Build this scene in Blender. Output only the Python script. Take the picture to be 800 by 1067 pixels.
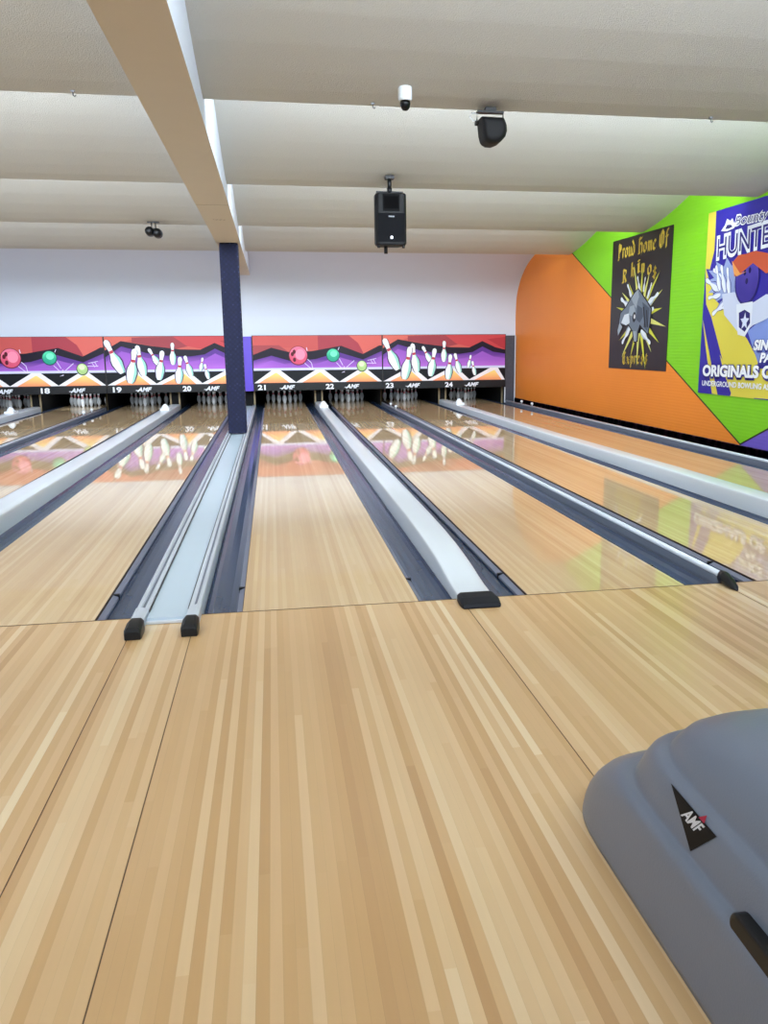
import bpy, math, random
from mathutils import Vector, Matrix
for o in list(bpy.data.objects): bpy.data.objects.remove(o, do_unlink=True)
scene = bpy.context.scene
C = scene.collection
rnd = random.Random(7)

def lin(c):
    c = c / 255.0
    return c / 12.92 if c <= 0.04045 else ((c + 0.055) / 1.055) ** 2.4
def col(c, a=1.0):
    if isinstance(c, str): c = tuple(int(c[i:i + 2], 16) for i in (0, 2, 4))
    return (lin(c[0]), lin(c[1]), lin(c[2]), a)

# ------------------------------------------------------------------ camera
CAM = Vector((-0.29922, -4.77283, 1.55405))
CR = Vector((0.98547, -0.16966, -0.0075)); CU = Vector((0.04097, 0.19461, 0.98002)); CF = Vector((0.16481, 0.9661, -0.19873))
FPX, PPX, PPY = 851.05, 432.33, 532.2
cam_d = bpy.data.cameras.new('camera'); cam = bpy.data.objects.new('camera', cam_d); C.objects.link(cam)
cam_d.sensor_fit = 'VERTICAL'; cam_d.sensor_height = 36.0; cam_d.lens = FPX / 1067 * 36
cam_d.shift_x = -(PPX - 400) / 1067; cam_d.shift_y = (PPY - 533.5) / 1067
cam_d.clip_start = 0.05; cam_d.clip_end = 200
m = Matrix.Identity(4)
for i in range(3):
    m[i][0] = CR[i]; m[i][1] = CU[i]; m[i][2] = -CF[i]; m[i][3] = CAM[i]
cam.matrix_world = m
scene.camera = cam

# ------------------------------------------------------------------ world, lights, exposure
w = bpy.data.worlds.new('sky'); scene.world = w; w.use_nodes = True
bg = w.node_tree.nodes['Background']; bg.inputs[0].default_value = (0.80, 0.90, 1.0, 1); bg.inputs[1].default_value = 1.0
def area(name, loc, rot, sx, sy, power, color):
    d = bpy.data.lights.new(name, 'AREA'); d.shape = 'RECTANGLE'; d.size = sx; d.size_y = sy
    d.energy = power; d.color = color
    o = bpy.data.objects.new(name, d); C.objects.link(o); o.location = loc; o.rotation_euler = rot
    return o
area('rear_window_daylight', (-1.0, -7.6, 1.9), (math.radians(90), 0, 0), 14.0, 2.9, 60, (0.78, 0.90, 1.0))
scene.view_settings.view_transform = 'Standard'
scene.view_settings.look = 'None'
scene.view_settings.gamma = 1.0
scene.view_settings.use_curve_mapping = False
scene.view_settings.exposure = 0.06
CLERESTORY = 1.5
COVE_LAMP = (165, 205, 255, 205, 175, 34)

# ------------------------------------------------------------------ helpers
class MB:
    def __init__(s): s.v = []; s.f = []; s.m = []; s.sm = []
    def add(s, vs, fs, mi=0, smooth=False):
        b = len(s.v); s.v += [tuple(v) for v in vs]
        for f in fs: s.f.append([b + i for i in f]); s.m.append(mi); s.sm.append(smooth)
    def box(s, a, b, mi=0):
        x0, y0, z0 = a; x1, y1, z1 = b
        s.add([(x0,y0,z0),(x1,y0,z0),(x1,y1,z0),(x0,y1,z0),(x0,y0,z1),(x1,y0,z1),(x1,y1,z1),(x0,y1,z1)],
              [(0,3,2,1),(4,5,6,7),(0,1,5,4),(1,2,6,5),(2,3,7,6),(3,0,4,7)], mi)
    def loft(s, rings, closed=True, cap=True, mi=0, smooth=False):
        n = len(rings[0]); vs = [v for r in rings for v in r]; fs = []
        for k in range(len(rings) - 1):
            for i in range(n if closed else n - 1):
                j = (i + 1) % n
                fs.append((k*n+i, k*n+j, (k+1)*n+j, (k+1)*n+i))
        s.add(vs, fs, mi, smooth)
        if cap:
            b = len(s.v) - len(vs)
            s.f.append([b + i for i in range(n)][::-1]); s.m.append(mi); s.sm.append(False)
            s.f.append([b + (len(rings)-1)*n + i for i in range(n)]); s.m.append(mi); s.sm.append(False)
    def extrude_y(s, prof, ys, closed=True, mi=0, smooth=False):      # prof: (x,z) points
        s.loft([[(x, y, z) for x, z in prof] for y in ys], closed, closed, mi, smooth)
    def extrude_x(s, prof, x0, x1, closed=True, mi=0, smooth=False):  # prof: (y,z) points
        s.loft([[(x, y, z) for y, z in prof] for x in (x0, x1)], closed, closed, mi, smooth)
    def lathe(s, prof, c, n=24, mi=0, axis='z', mis=None):
        b = len(s.v)
        for r, h in prof:
            for i in range(n):
                a = 2*math.pi*i/n
                p = (r*math.cos(a), r*math.sin(a), h)
                if axis == 'y': p = (p[0], h, p[1])
                if axis == 'x': p = (h, p[0], p[1])
                s.v.append((c[0]+p[0], c[1]+p[1], c[2]+p[2]))
        for k in range(len(prof)-1):
            for i in range(n):
                j = (i+1) % n
                s.f.append([b+k*n+i, b+k*n+j, b+(k+1)*n+j, b+(k+1)*n+i]); s.m.append(mis[k] if mis else mi); s.sm.append(True)
        s.f.append([b+i for i in range(n)][::-1]); s.m.append(mis[0] if mis else mi); s.sm.append(False)
        s.f.append([b+(len(prof)-1)*n+i for i in range(n)]); s.m.append(mis[-1] if mis else mi); s.sm.append(False)
    def tube(s, pts, r, n=10, mi=0):
        pts = [Vector(p) for p in pts]; rings = []
        for i, p in enumerate(pts):
            d = (pts[min(i+1, len(pts)-1)] - pts[max(i-1, 0)]).normalized()
            a = d.cross(Vector((0,0,1)) if abs(d.z) < .9 else Vector((1,0,0))).normalized(); b = d.cross(a)
            rings.append([tuple(p + r*(math.cos(2*math.pi*k/n)*a + math.sin(2*math.pi*k/n)*b)) for k in range(n)])
        s.loft(rings, True, True, mi, True)
    def build(s, name, mats, parent=None, loc=(0,0,0), bevel=0, seg=2):
        me = bpy.data.meshes.new(name); me.from_pydata(s.v, [], s.f); me.validate(clean_customdata=False)
        if not isinstance(mats, (list, tuple)): mats = [mats]
        for mm in mats: me.materials.append(mm)
        if len(me.polygons) == len(s.m):
            me.polygons.foreach_set('material_index', s.m); me.polygons.foreach_set('use_smooth', s.sm)
        me.update()
        import bmesh
        b = bmesh.new(); b.from_mesh(me); bmesh.ops.recalc_face_normals(b, faces=b.faces); b.to_mesh(me); b.free()
        o = bpy.data.objects.new(name, me); C.objects.link(o); o.location = loc
        if parent: o.parent = parent
        if bevel:
            md = o.modifiers.new('bevel', 'BEVEL'); md.width = bevel; md.segments = seg; md.limit_method = 'ANGLE'; md.angle_limit = math.radians(35)
            for p in me.polygons: p.use_smooth = True
            md2 = o.modifiers.new('wn', 'WEIGHTED_NORMAL'); md2.keep_sharp = True
        return o
def thing(name, label, cat, loc=(0,0,0), group=None):
    o = bpy.data.objects.new(name, None); C.objects.link(o); o.location = loc; o.empty_display_size = .1
    o['label'] = label; o['category'] = cat
    if group: o['group'] = group
    return o
def tag(o, label, cat, group=None):
    o['label'] = label; o['category'] = cat
    if group: o['group'] = group
    return o
def struct(o): o['kind'] = 'structure'; return o
def dup(root, loc, label, group=None):
    r = root.copy(); C.objects.link(r); r.location = loc; r['label'] = label
    if group: r['group'] = group
    for ch in list(root.children):
        c = ch.copy(); C.objects.link(c); c.parent = r
        for g in ch.children:
            d = g.copy(); C.objects.link(d); d.parent = c
    return r

# ------------------------------------------------------------------ materials
def mat(name, c, rough=.5, metal=0, noise=0.0, nscale=8, bump=0.0, bscale=60, spec=.5, coat=0, emis=None, estr=0):
    mt = bpy.data.materials.new(name); mt.use_nodes = True; nt = mt.node_tree; N = nt.nodes; L = nt.links
    p = N['Principled BSDF']; p.inputs['Roughness'].default_value = rough; p.inputs['Metallic'].default_value = metal
    p.inputs['Specular IOR Level'].default_value = spec; p.inputs['Coat Weight'].default_value = coat
    base = col(c); p.inputs['Base Color'].default_value = base
    tc = N.new('ShaderNodeTexCoord')
    if noise:
        n = N.new('ShaderNodeTexNoise'); n.inputs['Scale'].default_value = nscale; n.inputs['Detail'].default_value = 4
        L.new(tc.outputs['Object'], n.inputs['Vector'])
        hs = N.new('ShaderNodeMapRange'); hs.inputs[3].default_value = 1-noise; hs.inputs[4].default_value = 1+noise
        L.new(n.outputs['Fac'], hs.inputs[0])
        mx = N.new('ShaderNodeVectorMath'); mx.operation = 'SCALE'; mx.inputs[0].default_value = base[:3]
        L.new(hs.outputs[0], mx.inputs['Scale']); L.new(mx.outputs[0], p.inputs['Base Color'])
    if bump:
        n = N.new('ShaderNodeTexNoise'); n.inputs['Scale'].default_value = bscale; n.inputs['Detail'].default_value = 3
        L.new(tc.outputs['Object'], n.inputs['Vector'])
        bp = N.new('ShaderNodeBump'); bp.inputs['Strength'].default_value = bump; bp.inputs['Distance'].default_value = .01
        L.new(n.outputs['Fac'], bp.inputs['Height']); L.new(bp.outputs[0], p.inputs['Normal'])
    if emis:
        p.inputs['Emission Color'].default_value = col(emis); p.inputs['Emission Strength'].default_value = estr
    return mt

def wood(name, stripe, tones, rough, length, contrast_noise=.05, coat=0.0):
    mt = bpy.data.materials.new(name); mt.use_nodes = True; nt = mt.node_tree; N = nt.nodes; L = nt.links
    p = N['Principled BSDF']; p.inputs['Roughness'].default_value = rough; p.inputs['Coat Weight'].default_value = coat
    p.inputs['Coat Roughness'].default_value = .22
    tc = N.new('ShaderNodeTexCoord'); sp = N.new('ShaderNodeSeparateXYZ'); L.new(tc.outputs['Object'], sp.inputs[0])
    def M(op, a, b=None, c=None):
        n = N.new('ShaderNodeMath'); n.operation = op
        for i, v in enumerate((a, b, c)):
            if v is None: continue
            if isinstance(v, (int, float)): n.inputs[i].default_value = v
            else: L.new(v, n.inputs[i])
        return n.outputs[0]
    xs = M('DIVIDE', sp.outputs['X'], stripe); st = M('FLOOR', xs)
    w1 = N.new('ShaderNodeTexWhiteNoise'); w1.noise_dimensions = '1D'; L.new(st, w1.inputs['W'])
    row = M('FLOOR', M('ADD', M('DIVIDE', sp.outputs['Y'], length), M('MULTIPLY', w1.outputs['Value'], 9.7)))
    cb = N.new('ShaderNodeCombineXYZ'); L.new(st, cb.inputs[0]); L.new(row, cb.inputs[1])
    w2 = N.new('ShaderNodeTexWhiteNoise'); w2.noise_dimensions = '2D'; L.new(cb.outputs[0], w2.inputs['Vector'])
    # strip value: mostly constant along the whole strip, with some board-to-board change
    w3 = N.new('ShaderNodeTexWhiteNoise'); w3.noise_dimensions = '1D'; L.new(M('FLOOR', M('DIVIDE', xs, 3.0)), w3.inputs['W'])
    val = M('ADD', M('ADD', M('MULTIPLY', w1.outputs['Value'], .5), M('MULTIPLY', w2.outputs['Value'], .2)), M('MULTIPLY', w3.outputs['Value'], .3))
    mp = N.new('ShaderNodeMapping'); mp.inputs['Scale'].default_value = (40, 1.6, 1); L.new(tc.outputs['Object'], mp.inputs[0])
    g = N.new('ShaderNodeTexNoise'); g.inputs['Scale'].default_value = 1.5; g.inputs['Detail'].default_value = 5; L.new(mp.outputs[0], g.inputs['Vector'])
    g2 = N.new('ShaderNodeTexNoise'); g2.inputs['Scale'].default_value = 3.0; g2.inputs['Detail'].default_value = 2; L.new(tc.outputs['Object'], g2.inputs['Vector'])
    rp = N.new('ShaderNodeValToRGB'); L.new(val, rp.inputs[0])
    el = rp.color_ramp.elements
    el[0].position = 0.1; el[0].color = col(tones[0]); el[1].position = .9; el[1].color = col(tones[-1])
    for i, t in enumerate(tones[1:-1]):
        e = el.new(.1 + .8*(i+1)/(len(tones)-1)); e.color = col(t)
    k = M('ADD', 1 - contrast_noise*1.3, M('ADD', M('MULTIPLY', g.outputs['Fac'], contrast_noise*1.6), M('MULTIPLY', g2.outputs['Fac'], contrast_noise)))
    fr = M('FRACT', xs); seam = M('SUBTRACT', 1.0, M('MULTIPLY', M('LESS_THAN', fr, .03), .12))
    k = M('MULTIPLY', k, seam)
    sc = N.new('ShaderNodeVectorMath'); sc.operation = 'SCALE'; L.new(rp.outputs[0], sc.inputs[0]); L.new(k, sc.inputs['Scale'])
    L.new(sc.outputs[0], p.inputs['Base Color'])
    return mt
M_APP = wood('approach_wood', .0335, [(202,156,102),(213,169,114),(222,181,128),(232,197,148),(243,218,176)], .35, 1.9, .05, .6)
M_LANE = wood('lane_wood', .027, [(212,178,136),(217,184,142),(222,191,149),(229,201,161)], .03, 1.4, .05)
M_SEAM = mat('seam_dark', (96,72,50), .7)
M_LEDGE = mat('lane_edge_dark', (66,48,42), .6)
M_CEIL = mat('ceiling_plaster', (196,195,190), .95, noise=.02, nscale=40, bump=.5, bscale=110, spec=.1)
M_BEAM = mat('beam_plaster', (206,194,176), .9, noise=.02, nscale=4, bump=.1, bscale=90, spec=.1)
M_WHITE = mat('white_wall_paint', (212,218,230), .85, noise=.01, nscale=3, spec=.1)
M_GUT = mat('gutter_plastic', (60,76,102), .2, noise=.08, nscale=3)
M_RAIL = mat('brushed_aluminium', (214,221,230), .42, metal=.25)
M_RAILDK = mat('rail_side_grey', (120,128,144), .4, metal=.3)
M_CAP = mat('cap_white_plastic', (224,230,236), .22, noise=.015, nscale=5)
M_PANEL = mat('divider_panel_blue_grey', (196,212,224), .3, noise=.015, nscale=5)
M_BUMP = mat('bumper_grey', (118,122,140), .4)
M_BLACK = mat('black_plastic', (13,14,18), .42, noise=.08, nscale=20, spec=.35)
M_BLACKR = mat('black_ribbed_plastic', (14,17,26), .5, noise=.15, nscale=30, spec=.3)
M_SPK = mat('speaker_black', (12,12,15), .6, noise=.1, nscale=60, bump=.2, bscale=200, spec=.3)
M_METAL = mat('grey_metal', (120,122,126), .4, metal=.8)
M_WHITEP = mat('white_plastic', (232,238,242), .35)
M_DOME = mat('smoked_dome', (8,9,11), .3, spec=.3)
M_LENS = mat('lamp_lens', (60,60,64), .1)
M_HOOD = mat('hood_grey_plastic', (116,124,140), .34, noise=.05, nscale=6, bump=.08, bscale=160)
M_PIN = mat('pin_white', (236,240,246), .18)
M_PINR = mat('pin_red', (196,70,80), .25)
M_PITB = mat('pit_black', (6,6,8), .8, spec=.1)
M_PITD = mat('pit_curtain', (7,8,11), .95, noise=.3, nscale=5, spec=.1)
M_KICK = mat('kickback_side', (10,10,12), .7, spec=.2)
M_KICKF = mat('kickback_edge_tan', (150,132,100), .6)
M_PURP = mat('purple_laminate', (84,52,188), .35, noise=.06, nscale=6)
M_ENDP = mat('end_panel_dark', (60,66,78), .3, noise=.35, nscale=14)
M_ENDL = mat('end_panel_light_edge', (190,196,204), .35)
M_STRIP = mat('mask_strip_black', (12,12,16), .4, spec=.3)
M_CARPB = mat('navy_wall_carpet', (40,38,66), .95, noise=.5, nscale=60)
M_SUB = mat('subfloor_dark', (40,40,44), .9)
M_STAIN = mat('faint_stain', (160,144,122), .9)
M_WIN = mat('clerestory_glass', (240,246,255), .4, emis=(236,244,255), estr=CLERESTORY)

def column_mat():
    mt = mat('column_carpet_navy', (24,29,60), .95)
    nt = mt.node_tree; N = nt.nodes; L = nt.links; p = N['Principled BSDF']; tc = N.new('ShaderNodeTexCoord')
    mp = N.new('ShaderNodeMapping'); mp.inputs['Rotation'].default_value = (0, math.radians(45), 0); mp.inputs['Scale'].default_value = (17,17,17)
    L.new(tc.outputs['Object'], mp.inputs[0])
    v = N.new('ShaderNodeTexVoronoi'); v.inputs['Randomness'].default_value = .25; v.inputs['Scale'].default_value = 1.0; L.new(mp.outputs[0], v.inputs['Vector'])
    r = N.new('ShaderNodeValToRGB'); L.new(v.outputs['Distance'], r.inputs[0])
    e = r.color_ramp.elements; e[0].position = .12; e[0].color = col((84,92,128)); e[1].position = .26; e[1].color = col((24,29,60))
    x = e.new(.85); x.color = col((16,18,40))
    L.new(r.outputs[0], p.inputs['Base Color']); return mt
M_COL = column_mat()
def carpet_strip():
    mt = mat('wall_base_carpet', (40,38,66), .95); nt = mt.node_tree; N = nt.nodes; L = nt.links; p = N['Principled BSDF']; tc = N.new('ShaderNodeTexCoord')
    n = N.new('ShaderNodeTexNoise'); n.inputs['Scale'].default_value = 9; n.inputs['Detail'].default_value = 5; L.new(tc.outputs['Object'], n.inputs['Vector'])
    r = N.new('ShaderNodeValToRGB'); L.new(n.outputs['Fac'], r.inputs[0]); e = r.color_ramp.elements
    e[0].position = .4; e[0].color = col((40,44,82)); e[1].position = .62; e[1].color = col((128,94,130)); L.new(r.outputs[0], p.inputs['Base Color']); return mt
M_BASE = carpet_strip()
def ribbed(name, c, rough=.5):
    mt = mat(name, c, rough, noise=.03, nscale=1.5); nt = mt.node_tree; N = nt.nodes; L = nt.links; p = N['Principled BSDF']; tc = N.new('ShaderNodeTexCoord')
    wv = N.new('ShaderNodeTexWave'); wv.wave_type = 'BANDS'; wv.bands_direction = 'Z'; wv.inputs['Scale'].default_value = 6.5
    wv.inputs['Distortion'].default_value = .35; wv.inputs['Detail'].default_value = 2; L.new(tc.outputs['Object'], wv.inputs['Vector'])
    bp = N.new('ShaderNodeBump'); bp.inputs['Strength'].default_value = .28; bp.inputs['Distance'].default_value = .004
    L.new(wv.outputs['Fac'], bp.inputs['Height']); L.new(bp.outputs[0], p.inputs['Normal']); return mt
M_ORANGE = ribbed('orange_wall_paint', (240,138,42)); M_GREEN = ribbed('green_wall_paint', (128,206,22)); M_VIOLET = ribbed('violet_wall_paint', (110,88,196))
M_LINE = mat('black_paint_line', (26,22,24), .6)
def print_mat(name, rough):
    mt = bpy.data.materials.new(name); mt.use_nodes = True; nt = mt.node_tree; p = nt.nodes['Principled BSDF']
    a = nt.nodes.new('ShaderNodeAttribute'); a.attribute_name = 'ink'; nt.links.new(a.outputs['Color'], p.inputs['Base Color'])
    p.inputs['Roughness'].default_value = rough; p.inputs['Specular IOR Level'].default_value = .22; return mt
M_PRINT = print_mat('printed_panel', .35); M_VINYL = print_mat('printed_vinyl', .4)

# ------------------------------------------------------------------ flat printed artwork
class Art:
    def __init__(s): s.v = []; s.f = []; s.c = []; s.layer = 0
    def poly(s, pts, c, same=False):
        if not same: s.layer += 1
        b = len(s.v); s.v += [(x, y, s.layer) for x, y in pts]; s.f.append(list(range(b, b+len(pts))))
        if isinstance(c, (list,)): s.c.append([col(k) for k in c])
        else: s.c.append([col(c)]*len(pts))
    def ellipse(s, cx, cy, rx, ry, c, n=28, c2=None):
        pts = [(cx+rx*math.cos(2*math.pi*i/n), cy+ry*math.sin(2*math.pi*i/n)) for i in range(n)]
        if c2: c = [c2 if math.sin(2*math.pi*i/n) < -.1 else c for i in range(n)]
        s.poly(pts, c)
    def line(s, pts, wd, c, same=False):
        for (x0,y0),(x1,y1) in zip(pts, pts[1:]):
            d = math.hypot(x1-x0, y1-y0) or 1; nx, ny = -(y1-y0)/d*wd/2, (x1-x0)/d*wd/2
            s.poly([(x0-nx,y0-ny),(x1-nx,y1-ny),(x1+nx,y1+ny),(x0+nx,y0+ny)], c, same); same = True
    def text(s, txt, x, y, h, width=None, c=(255,255,255), shear=0, bold=.02, rot=0, outline=None):
        cu = bpy.data.curves.new('t', 'FONT'); cu.body = txt; cu.size = 1; cu.offset = bold; cu.shear = shear
        cu.resolution_u = 4
        o = bpy.data.objects.new('t', cu); C.objects.link(o)
        dg = bpy.context.evaluated_depsgraph_get(); me = o.evaluated_get(dg).to_mesh()
        V = [(v.co.x, v.co.y) for v in me.vertices]; F = [list(p.vertices) for p in me.polygons]
        x0 = min(v[0] for v in V); x1 = max(v[0] for v in V)
        sy = h/.72; sx = (width/(x1-x0)) if width else sy
        V = [((a-x0)*sx, b*sy) for a, b in V]
        cr, sr = math.cos(rot), math.sin(rot)
        V = [(x + a*cr - b*sr, y + a*sr + b*cr) for a, b in V]
        s.layer += 1; bb = len(s.v); s.v += [(a, b, s.layer) for a, b in V]
        for f in F: s.f.append([bb+i for i in f]); s.c.append([col(c)]*len(f))
        o.evaluated_get(dg).to_mesh_clear(); bpy.data.objects.remove(o); bpy.data.curves.remove(cu)
        return (x1-x0)*sx
    def pin(s, hx, hy, bx, by, c=(238,244,242), shade=(160,214,200), mark=(190,60,80), scale=1, edge=None):
        L = math.hypot(hx-bx, hy-by); ux, uy = (hx-bx)/L, (hy-by)/L; nx, ny = -uy, ux
        pr = [(0,.07),(.08,.12),(.3,.165),(.42,.15),(.56,.085),(.66,.062),(.74,.07),(.88,.095),(.96,.075),(1,.0)]
        def ring(k): return [(bx+ux*t*L+nx*r*L*k*.84, by+uy*t*L+ny*r*L*k*.84) for t, r in pr] + [(bx+ux*t*L-nx*r*L*k*.84, by+uy*t*L-ny*r*L*k*.84) for t, r in pr[::-1][1:]]
        if edge: s.poly(ring(1.25), edge)
        s.poly(ring(1.0*scale), c)
        if shade:
            s.poly([(bx+ux*t*L-nx*r*L*.84, by+uy*t*L-ny*r*L*.84) for t, r in pr[:6]] + [(bx+ux*t*L-nx*r*L*.38, by+uy*t*L-ny*r*L*.38) for t, r in pr[:6][::-1]], shade)
        if mark:
            s.poly([(bx+ux*t*L+nx*q*L, by+uy*t*L+ny*q*L) for t, q in ((.6,-.055),(.68,-.052),(.68,.052),(.6,.055))], mark)
    def build(s, name, m_, fn, parent, step=.0003):
        me = bpy.data.meshes.new(name); me.from_pydata([fn(x, y, l*step) for x, y, l in s.v], [], s.f)
        at = me.color_attributes.new('ink', 'FLOAT_COLOR', 'CORNER'); i = 0
        for p, c in zip(me.polygons, s.c):
            for k, li in enumerate(p.loop_indices): at.data[li].color = c[k]
        me.materials.append(m_); o = bpy.data.objects.new(name, me); C.objects.link(o)
        if parent: o.parent = parent
        return o

# ------------------------------------------------------------------ layout numbers
W = 1.0668; H = W/2; GUT = .235
D_PAIR, D_RET, D_RAIL = .846, .702, .522         # gap with column, gap with ball return, gap with single rail
LX = {21: 0.0}
LX[22] = W + D_RET; LX[23] = LX[22] + W + D_RAIL; LX[24] = LX[23] + W + D_RET
LX[20] = -W - D_PAIR; LX[19] = LX[20] - W - .739; LX[18] = LX[19] - W - .522; LX[17] = LX[18] - W - .739
XR = 6.2; XL = -8.4; YB = 17.0
LIPS = [-4.65, -1.15, 2.35, 5.85, 9.35, 13.0]; ZLIP = 3.465

# ------------------------------------------------------------------ room shell
b = MB(); b.box((XL, -8, -.16), (XR, 0, 0)); fl = struct(b.build('floor', M_APP))
b = MB(); b.box((XL, 0, -.26), (XR, 20.2, -.13)); struct(b.build('floor', M_SUB))
# long joints between the approach panels and the foul line joint
for i, x in enumerate((-3.25, -2.9, -1.137, -.80, .80, 2.56)):
    b = MB(); b.box((x-.0017, -8, .0003), (x+.0017, -.001, .0011)); struct(b.build('trim_%d' % (i+1), M_SEAM))
b = MB(); b.box((XL, -.009, .0004), (XR, .0, .0013)); struct(b.build('trim_7', M_SEAM))

prof = []
for i, yl in enumerate(LIPS):
    y0 = LIPS[i-1] if i else -8.0
    for t, z in ((0,4.34),(.15,4.22),(.3,4.07),(.45,3.90),(.55,3.79),(.65,3.69),(.75,3.605),(.85,3.535),(.93,3.49),(1,ZLIP)):
        prof.append((y0 + t*(yl-y0) + (.001 if t == 0 else 0), z))
cove = [(13.001,4.25),(13.5,4.12),(14.0,3.96),(14.8,3.84),(15.45,3.72),(16.0,3.56),(16.4,3.36),(16.7,3.12),(16.9,2.86),(16.98,2.6),(YB,2.3)]
b = MB(); b.loft([[(x, y, z) for y, z in prof] for x in (XL, XR)], closed=False, cap=False)
b.box((XL, -8, 4.5), (XR, 17.3, 4.6))
b.loft([[(x, y, z) for y, z in [prof[-1]] + cove[:1]] for x in (XL, XR)], closed=False, cap=False)
cv = [Vector((y, z)) for y, z in cove]
fine = []
for i in range(len(cv)-1):
    p0 = cv[max(i-1,0)]; p1 = cv[i]; p2 = cv[i+1]; p3 = cv[min(i+2, len(cv)-1)]
    for k in range(4):
        t = k/4; fine.append(.5*((2*p1)+(p2-p0)*t+(2*p0-5*p1+4*p2-p3)*t*t+(3*p1-p0-3*p2+p3)*t**3))
fine.append(cv[-1])
b.loft([[(x, p[0], p[1]) for p in fine] for x in (XL, XR)], closed=False, cap=False, mi=1, smooth=True)
struct(b.build('ceiling', [M_CEIL, M_WHITE]))
b = MB(); b.box((XL, YB, .62), (XR, YB+.15, 2.3)); struct(b.build('wall_back', M_WHITE))
b = MB(); b.box((XL, YB+.15, .62), (XR, 20.2, .72)); b.box((XL, 20.1, -.13), (XR, 20.2, .62)); struct(b.build('wall_pit', M_PITD))
b = MB(); b.box((XL-.15, -8, -.26), (XL, 20.2, 4.6)); struct(b.build('wall_left', M_WHITE))
# clerestory windows on the risers behind each ceiling lip
for i, yl in enumerate(LIPS):
    b = MB()
    for x0, x1 in ((XL+.4, -1.35), (-.6, XR-.3)):
        b.box((x0, yl+.012, 3.62), (x1, yl+.03, 4.0), 0)
        b.box((x0-.04, yl+.004, 3.57), (x1+.04, yl+.011, 4.05), 1)
    struct(b.build('window_%d' % (i+1), [M_WIN, M_WHITEP]))
    for x0, x1 in ((XL+.4, -1.35), (-.6, XR-.3)):      # daylight coming in through the clerestory glass; first lip's are added to brighten the approach
        l_ = area('clerestory_daylight', ((x0+x1)/2, yl+.05, 3.81), (math.radians(90-14), 0, 0), x1-x0, .36, COVE_LAMP[i]*(x1-x0)/7, (0.80, 0.91, 1.0))
        l_.data.spread = math.radians(150)

# right wall, painted in orange, green and violet with thin black lines between
P1 = (12.85, 3.49); P2 = (5.834, .139)
def on(p, q, z): t = (z-p[1])/(q[1]-p[1]); return (p[0]+t*(q[0]-p[0]), z)
A0 = on(P1, P2, 4.6); A1 = on(P1, P2, -.26)
G0 = (P2[0] - 6.0, P2[1] + 6.0*.44)       # green / violet line heading towards the seating
b = MB(); X0, X1 = XR, XR+.15
def wallpoly(pts, mi): b.add([(X0, y, z) for y, z in pts], [list(range(len(pts)))], mi)
wallpoly([A0, P2, A1, (20.2,-.26), (20.2,4.6)], 0)
GE = (-8, G0[1]+(G0[0]+8)*.44)
wallpoly([A0, P2, GE] + ([(-8, 4.6)] if GE[1] < 4.6 else []), 1)
wallpoly([P2, A1, (-8,-.26), GE], 2)
b.box((X0+.001, -8, -.26), (X1, 20.2, 4.6), 0)
def wline(p, q, wd=.022):
    d = math.hypot(q[0]-p[0], q[1]-p[1]); ny, nz = -(q[1]-p[1])/d*wd/2, (q[0]-p[0])/d*wd/2
    b.add([(X0-.002, p[0]-ny, p[1]-nz), (X0-.002, q[0]-ny, q[1]-nz), (X0-.002, q[0]+ny, q[1]+nz), (X0-.002, p[0]+ny, p[1]+nz)], [(0,1,2,3)], 3)
wline(A0, P2); wline(P2, GE)
wr = struct(b.build('wall_right', [M_ORANGE, M_GREEN, M_VIOLET, M_LINE]))
b = MB(); b.box((XR-.03, .0, -.13), (XR-.001, 16.9, .13)); b.box((XR-.03, .0, -.13), (XR-.001, 16.9, .13)); struct(b.build('baseboard_right', M_BASE, bevel=.005))

# main beam and the column that carries it
b = MB(); b.box((-1.15, -7.9, 3.272), (-.75, 16.45, 4.45)); b.m[-6:] = [0, 0, 0, 2, 0, 2];  b.box((-1.151, 6.13, 3.2705), (-.749, 6.15, 3.2725), 1)
for k in range(9): b.box((-1.02+k*.018, 7.32+.02*((k*5)%3), 3.2708), (-1.02+k*.018+.012, 7.37+.025*((k*7)%3), 3.2722), 1)
bm_ = b.build('ceiling_beam', [M_BEAM, M_STAIN, M_WHITE]); struct(bm_)
tag(bm_, 'long beige plastered beam running under the stepped ceiling', 'beam')
b = MB(); b.box((-1.105, 9.93, .05), (-.79, 10.24, 3.271))
cl = b.build('support_column', M_COL, bevel=.03, seg=3); tag(cl, 'tall square column wrapped in dark navy speckled carpet between two lanes', 'column')

# ------------------------------------------------------------------ lanes
def make_lane(label):
    root = thing('bowling_lane', label, 'bowling lane', (0,0,0), 'bowling lanes side by side')
    b = MB(); b.box((-H, 0, -.045), (H, 19.4, 0)); b.box((-H-.004, 0, -.06), (-H, 19.4, -.002), 1); b.box((H, 0, -.06), (H+.004, 19.4, -.002), 1)
    b.build('lane_bed', [M_LANE, M_LEDGE], root)
    for s in (-1, 1):
        b = MB(); x0 = s*(H+.005)
        pr = [(0,-.05),(.02,-.062),(.05,-.074),(.09,-.08),(.15,-.08),(.19,-.07),(.215,-.052),(.228,-.03)]
        pts = [(x0+s*a, z) for a, z in pr]; low = [(x0+s*.228,-.129), (x0,-.129)]
        b.loft([[(x, y, z) for x, z in pts + low] for y in (.002, 19.4)], True, True, 0, False)
        g = b.build('gutter', M_GUT, root)
        for k in range(len(pr)-1): pass
        # retracted bumper strip along the lane edge
        b = MB(); b.extrude_y([(x0+s*.001,-.014),(x0+s*.034,-.03),(x0+s*.034,-.046),(x0+s*.001,-.046)], (.004, 17.0))
        bp = b.build('bumper_strip', M_BUMP, root)
        for yy in (.55,):
            b = MB(); b.box((min(x0, x0+s*.040), yy, -.05), (max(x0, x0+s*.040), yy+.022, -.012)); b.build('bracket', M_BLACK, bp)
    return root
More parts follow.
